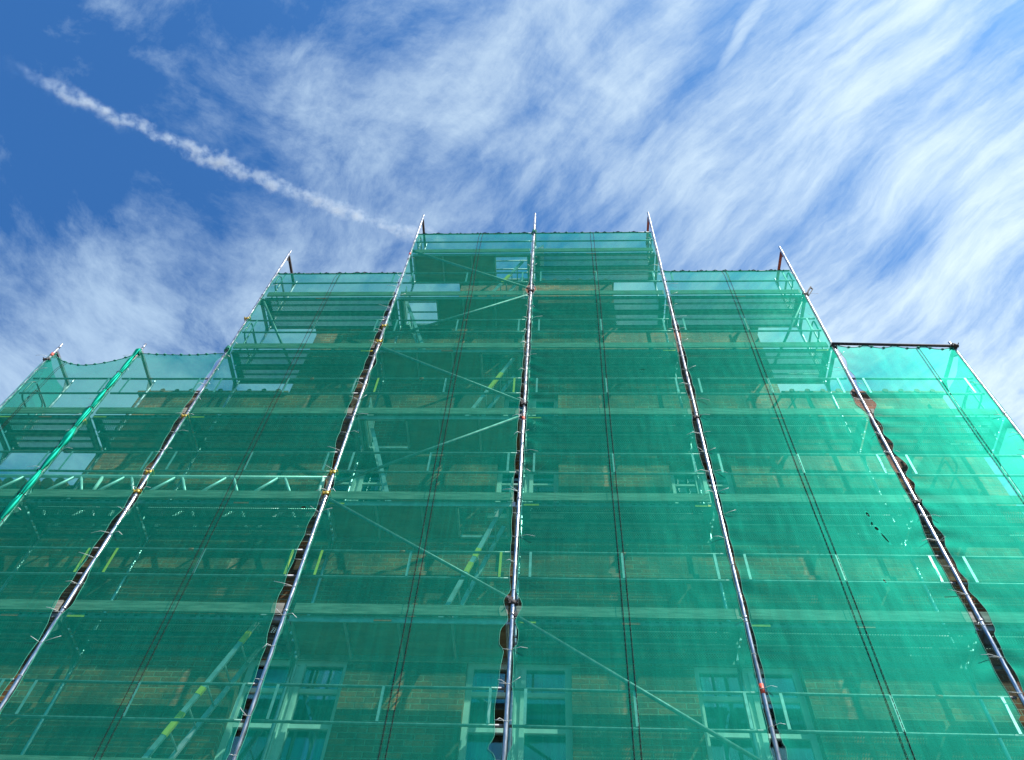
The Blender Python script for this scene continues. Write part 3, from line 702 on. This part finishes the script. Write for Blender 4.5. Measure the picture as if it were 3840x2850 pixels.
for bay in range(1, 8):
    kL, kR = f'{bay}R', f'{bay + 1}L'
    zt_max = NTOP[bay] or 14.3
    net = thing('scaffold_net', f'green debris netting sheet laced in the {BAYW[bay]}', 'netting', (PX[bay], 0, NZ0), 'green netting sheets hung bay by bay')
    m = MB(); nu = 44 if bay in (3, 4, 5, 6) else 30; nz = int((zt_max - NZ0) / .045)
    verts = []
    def pt(u, s_):
        zt = net_top(bay, u); z = NZ0 + (zt - NZ0) * s_
        xl = PX[bay] + edge(kL, z); xr = PX[bay + 1] - edge(kR, z)
        return (xl + (xr - xl) * u, net_y(bay, u, z, zt), z)
    for j in range(nz + 1):
        for i in range(nu + 1): verts.append(pt(i / nu, j / nz))
    # two small tears in the sheet of the second bay from right, one slit in the tall right bay
    tears = {6: [(3.78 + .62, 9.95, .035, .11, .5), (4.47, 9.70, .03, .13, .6), (4.42, 9.83, .02, .06, .5)], 5: [(1.93, 13.0, .05, .012, 0)], 3: [(-3.0, 10.30, .03, .03, 0)]}.get(bay, [])
    faces = []
    for j in range(nz):
        for i in range(nu):
            a = j * (nu + 1) + i; f = (a, a + 1, a + nu + 2, a + nu + 1)
            faces.append(f)
    m.add(verts, faces, 0, True)
    sheet = m.build('net_sheet', NET, net)
    # hems
    for u, nm in ((0, 'hem'), (1, 'hem')):
        h = MB(); h.tube([Vector(pt(u, j / nz)) + Vector((0, -.002, 0)) for j in range(nz + 1)], .0032, 5); h.build('hem', GCORD, net)
    h = MB(); h.tube([Vector(pt(i / nu, 1)) for i in range(nu + 1)], .010 if NTOP[bay] else .007, 6)
    for i in range(0, nu, 3):
        p = Vector(pt(i / nu, 1)); rr = .016 + .012 * rnd.random()
        h.tube([p + Vector((-.03, 0, .004)), p + Vector((.0, -.004, -.004)), p + Vector((.035, 0, .006))], [.006, rr, .005], 6)
    h.build('top_edge', GCORD, net)
    if NTOP[bay]:
        h = MB()
        for i in range(9):
            u = (i + .5) / 9 + rnd.uniform(-.03, .03); p = Vector(pt(u, 1)); ln = rnd.uniform(.05, .16)
            h.tube([p + Vector((-ln / 2, .0, .012)), p + Vector((0, -.016, .017)), p + Vector((ln / 2, 0, .010))], [.004, .010, .004], 6)
        h.build('lacing', CORD, net)
    # the pair of stitched seams down the middle
    us = {3: .50, 4: .555, 5: .49, 6: .475, 7: .68, 2: None, 1: .25}[bay]
    if us:
        for du in (-.013, .013):
            h = MB(); z = NZ0
            zt = net_top(bay, us)
            while z < zt - .03:
                ln = .060
                s0 = (z - NZ0) / (zt - NZ0); s1 = (min(z + ln, zt) - NZ0) / (zt - NZ0)
                a_, b_ = Vector(pt(us + du, s0)), Vector(pt(us + du, s1))
                xc = PX[bay] + (PX[bay + 1] - PX[bay]) * (us + du) + .006 * math.sin(z * .9)
                a_.y -= .006; b_.y -= .006; a_.x = xc; b_.x = xc
                h.tube([a_, b_], .0042, 4, caps=False)
                z += ln + .012
            h.build('stitched_seam', CORD, net)
    # ties
    cnt = 0
    for key, px_, sgn in ((kL, PX[bay], 1), (kR, PX[bay + 1], -1)):
        z = math.ceil(6.2 / TIE) * TIE
        while z < (zt_max - .1) and cnt < 96:
            off = edge(key, z)
            h = MB(); r0 = .0275; ring = [(px_ + r0 * math.cos(a), r0 * math.sin(a) - .001, z + .004 * math.sin(a)) for a in [2 * math.pi * k / 12 for k in range(12)]]
            h.tube(ring, .0030, 4, closed=True)
            if off > .05: h.tube([(px_ + sgn * .02, -.024, z), (px_ + sgn * off, -.032, z)], .0028, 4)
            if rnd.random() < .50:
                ln = rnd.uniform(.05, .21); sg = sgn if rnd.random() < .85 else -sgn
                dz = rnd.uniform(-.10, .06)
                h.tube([(px_ + sg * .024, -.03, z), (px_ + sg * (.03 + ln * .5), -.055, z + dz * .2 + .012), (px_ + sg * (.03 + ln), -.07, z + dz)], .0030, 4)
            h.build('cable_tie', TIEM, net); cnt += 1
            z += TIE
# knots where the net corners are tied off
for (b_, u, z, px_) in ((5, 0, 19.40, PX[5]), (3, 0, 14.33, PX[3]), (2, 0, 14.24, PX[2])):
    root = [o for o in COL.objects if o.name.startswith('scaffold_net') and abs(o.location.x - PX[b_]) < .01][0]
    h = MB(); rk = random.Random(b_)
    for k in range(5):
        p0 = Vector((px_ - .05, -.03, z + rk.uniform(-.06, .06))); pts = []
        for j in range(14):
            a = j / 13 * 2 * math.pi * 1.3 + k; pts.append((px_ + (.036 + .012 * rk.random()) * math.cos(a), -.008 + (.036 + .01 * rk.random()) * math.sin(a), z + (k - 2) * .022 + .02 * math.sin(a * 1.7)))
        h.tube(pts, [.006 + .008 * rk.random() for _ in range(14)], 6)
    h.tube([(px_ + .02, -.045, z), (px_ + .06, -.07, z - .05), (px_ + .07, -.06, z - .14)], [.012, .009, .002], 5)
    h.build('knot', GCORD, root)
# end nets
for i, s_, lab in ((1, -1, 'green netting closing the far left end of the scaffold'), (8, 1, 'green netting closing the far right end of the scaffold')):
    m = MB(); n = 10; nz = 120; vs = []
    for j in range(nz + 1):
        for k in range(n + 1):
            u = k / n; zt = 14.22 - .12 * math.sin(math.pi * u); z = NZ0 + (zt - NZ0) * j / nz
            vs.append((PX[i] + s_ * (.03 + .015 * noise.noise(Vector((u * 3, z, i)))), -.02 + u * .76, z))
    m.add(vs, [(j * (n + 1) + k, j * (n + 1) + k + 1, (j + 1) * (n + 1) + k + 1, (j + 1) * (n + 1) + k) for j in range(nz) for k in range(n)], 0, True)
    o = m.build('end_net', NET, None, (PX[i], 0, NZ0)); tag(o, lab, 'netting', 'end nets')
# netting gathered and twisted round the second post
m = MB()
for s in range(3):
    pts = []; rs = []
    z = 6.3
    while z < 14.28:
        ph = (z / .52) % 1; a = z * 2.2 + s * 2.1
        b = .005 + .050 * math.sin(math.pi * ph) ** .7 * (.6 + .4 * noise.noise(Vector((z, s, 0))))
        wob = .018 + .022 * abs(noise.noise(Vector((z * .9, s * 3, 5))))
        pts.append((PX[2] - .012 + wob * math.cos(a), -.045 + wob * .5 * math.sin(a), z)); rs.append(b if s < 2 else b * .6)
        z += .04
    m.tube(pts, rs, 7)
o = m.build('gathered_net', NETB, None, (PX[2], 0, 6.3)); tag(o, 'bright green netting twisted and bunched round the second post from left', 'netting')
m = MB()
for z in [6.76, 7.28, 7.8, 8.32, 8.84, 9.36, 9.88, 10.4, 10.92, 11.44, 11.96, 12.48, 13.0, 13.52]:
    m.tube([(PX[2] - .02 + .045 * math.cos(a), -.03 + .045 * math.sin(a), z) for a in [2 * math.pi * k / 10 for k in range(10)]], .005, 4, closed=True)
o = m.build('binding_cord', CORD, o)

# ---------------------------------------------------------------- vapour trail, 2.5 km up
H = 2500.0
TA = TB = TC = 0
def yc(x): return TA * x * x + TB * x + TC
TA, TB, TC = (-9.919893e-05, 0.276896, 1172.895)
m = MB(); pts = []; rs = []
for k in range(61):
    x = -1830 + 1560 * k / 60
    pts.append((x, yc(x), H)); rs.append(74)
m.tube(pts, rs, 12)
cm, q, out = mat('ice_cloud')
o_ = oco(q)
nw = q.n('ShaderNodeTexNoise'); nw.inputs['Scale'].default_value = .014; nw.inputs['Detail'].default_value = 6; nw.inputs['Roughness'].default_value = .65; q.L.new(o_, nw.inputs[0])
wv = q.vm('SCALE', q.vm('SUBTRACT', nw.outputs['Color'], (.5, .5, .5))); wv.node.inputs[3].default_value = 92
ow = q.vm('ADD', o_, wv)
sx = q.n('ShaderNodeSeparateXYZ'); q.L.new(ow, sx.inputs[0]); X, Y, Z = sx.outputs
ycn = q.math('ADD', q.math('MULTIPLY', X, q.math('ADD', q.math('MULTIPLY', X, TA), TB)), TC)
dy_ = q.math('MULTIPLY', q.math('SUBTRACT', Y, ycn), .9); dz_ = q.math('SUBTRACT', Z, H)
rr = q.math('SQRT', q.math('ADD', q.math('MULTIPLY', dy_, dy_), q.math('MULTIPLY', dz_, dz_)))
wid = q.noise(q.mapping(o_, sc=(1, .2, .2)), .012, 4, .6)
R_ = q.math('ADD', 7.0, q.math('MULTIPLY', wid, 50.0))
core = q.rng(q.math('DIVIDE', rr, R_), 1.0, 0.1)
fine_ = q.noise(o_, .032, 6, .6)
dens = q.math('MULTIPLY', q.math('MULTIPLY', core, q.rng(fine_, .40, .64, .05, 1)), q.math('MULTIPLY', q.rng(X, -1575, -1330, 0, 1), q.rng(X, -300, -420, .0, 1)))
vol = q.n('ShaderNodeVolumeScatter'); vol.inputs['Color'].default_value = (.86, .94, 1, 1); vol.inputs['Anisotropy'].default_value = 0.0
q.L.new(q.math('MULTIPLY', dens, .027), vol.inputs['Density']); q.L.new(vol.outputs[0], out.inputs['Volume'])
o = m.build('vapour_trail', cm); tag(o, 'white aircraft vapour trail crossing the blue sky at upper left', 'vapour trail')
S.cycles.volume_step_rate = 0.12; S.cycles.volume_max_steps = 256
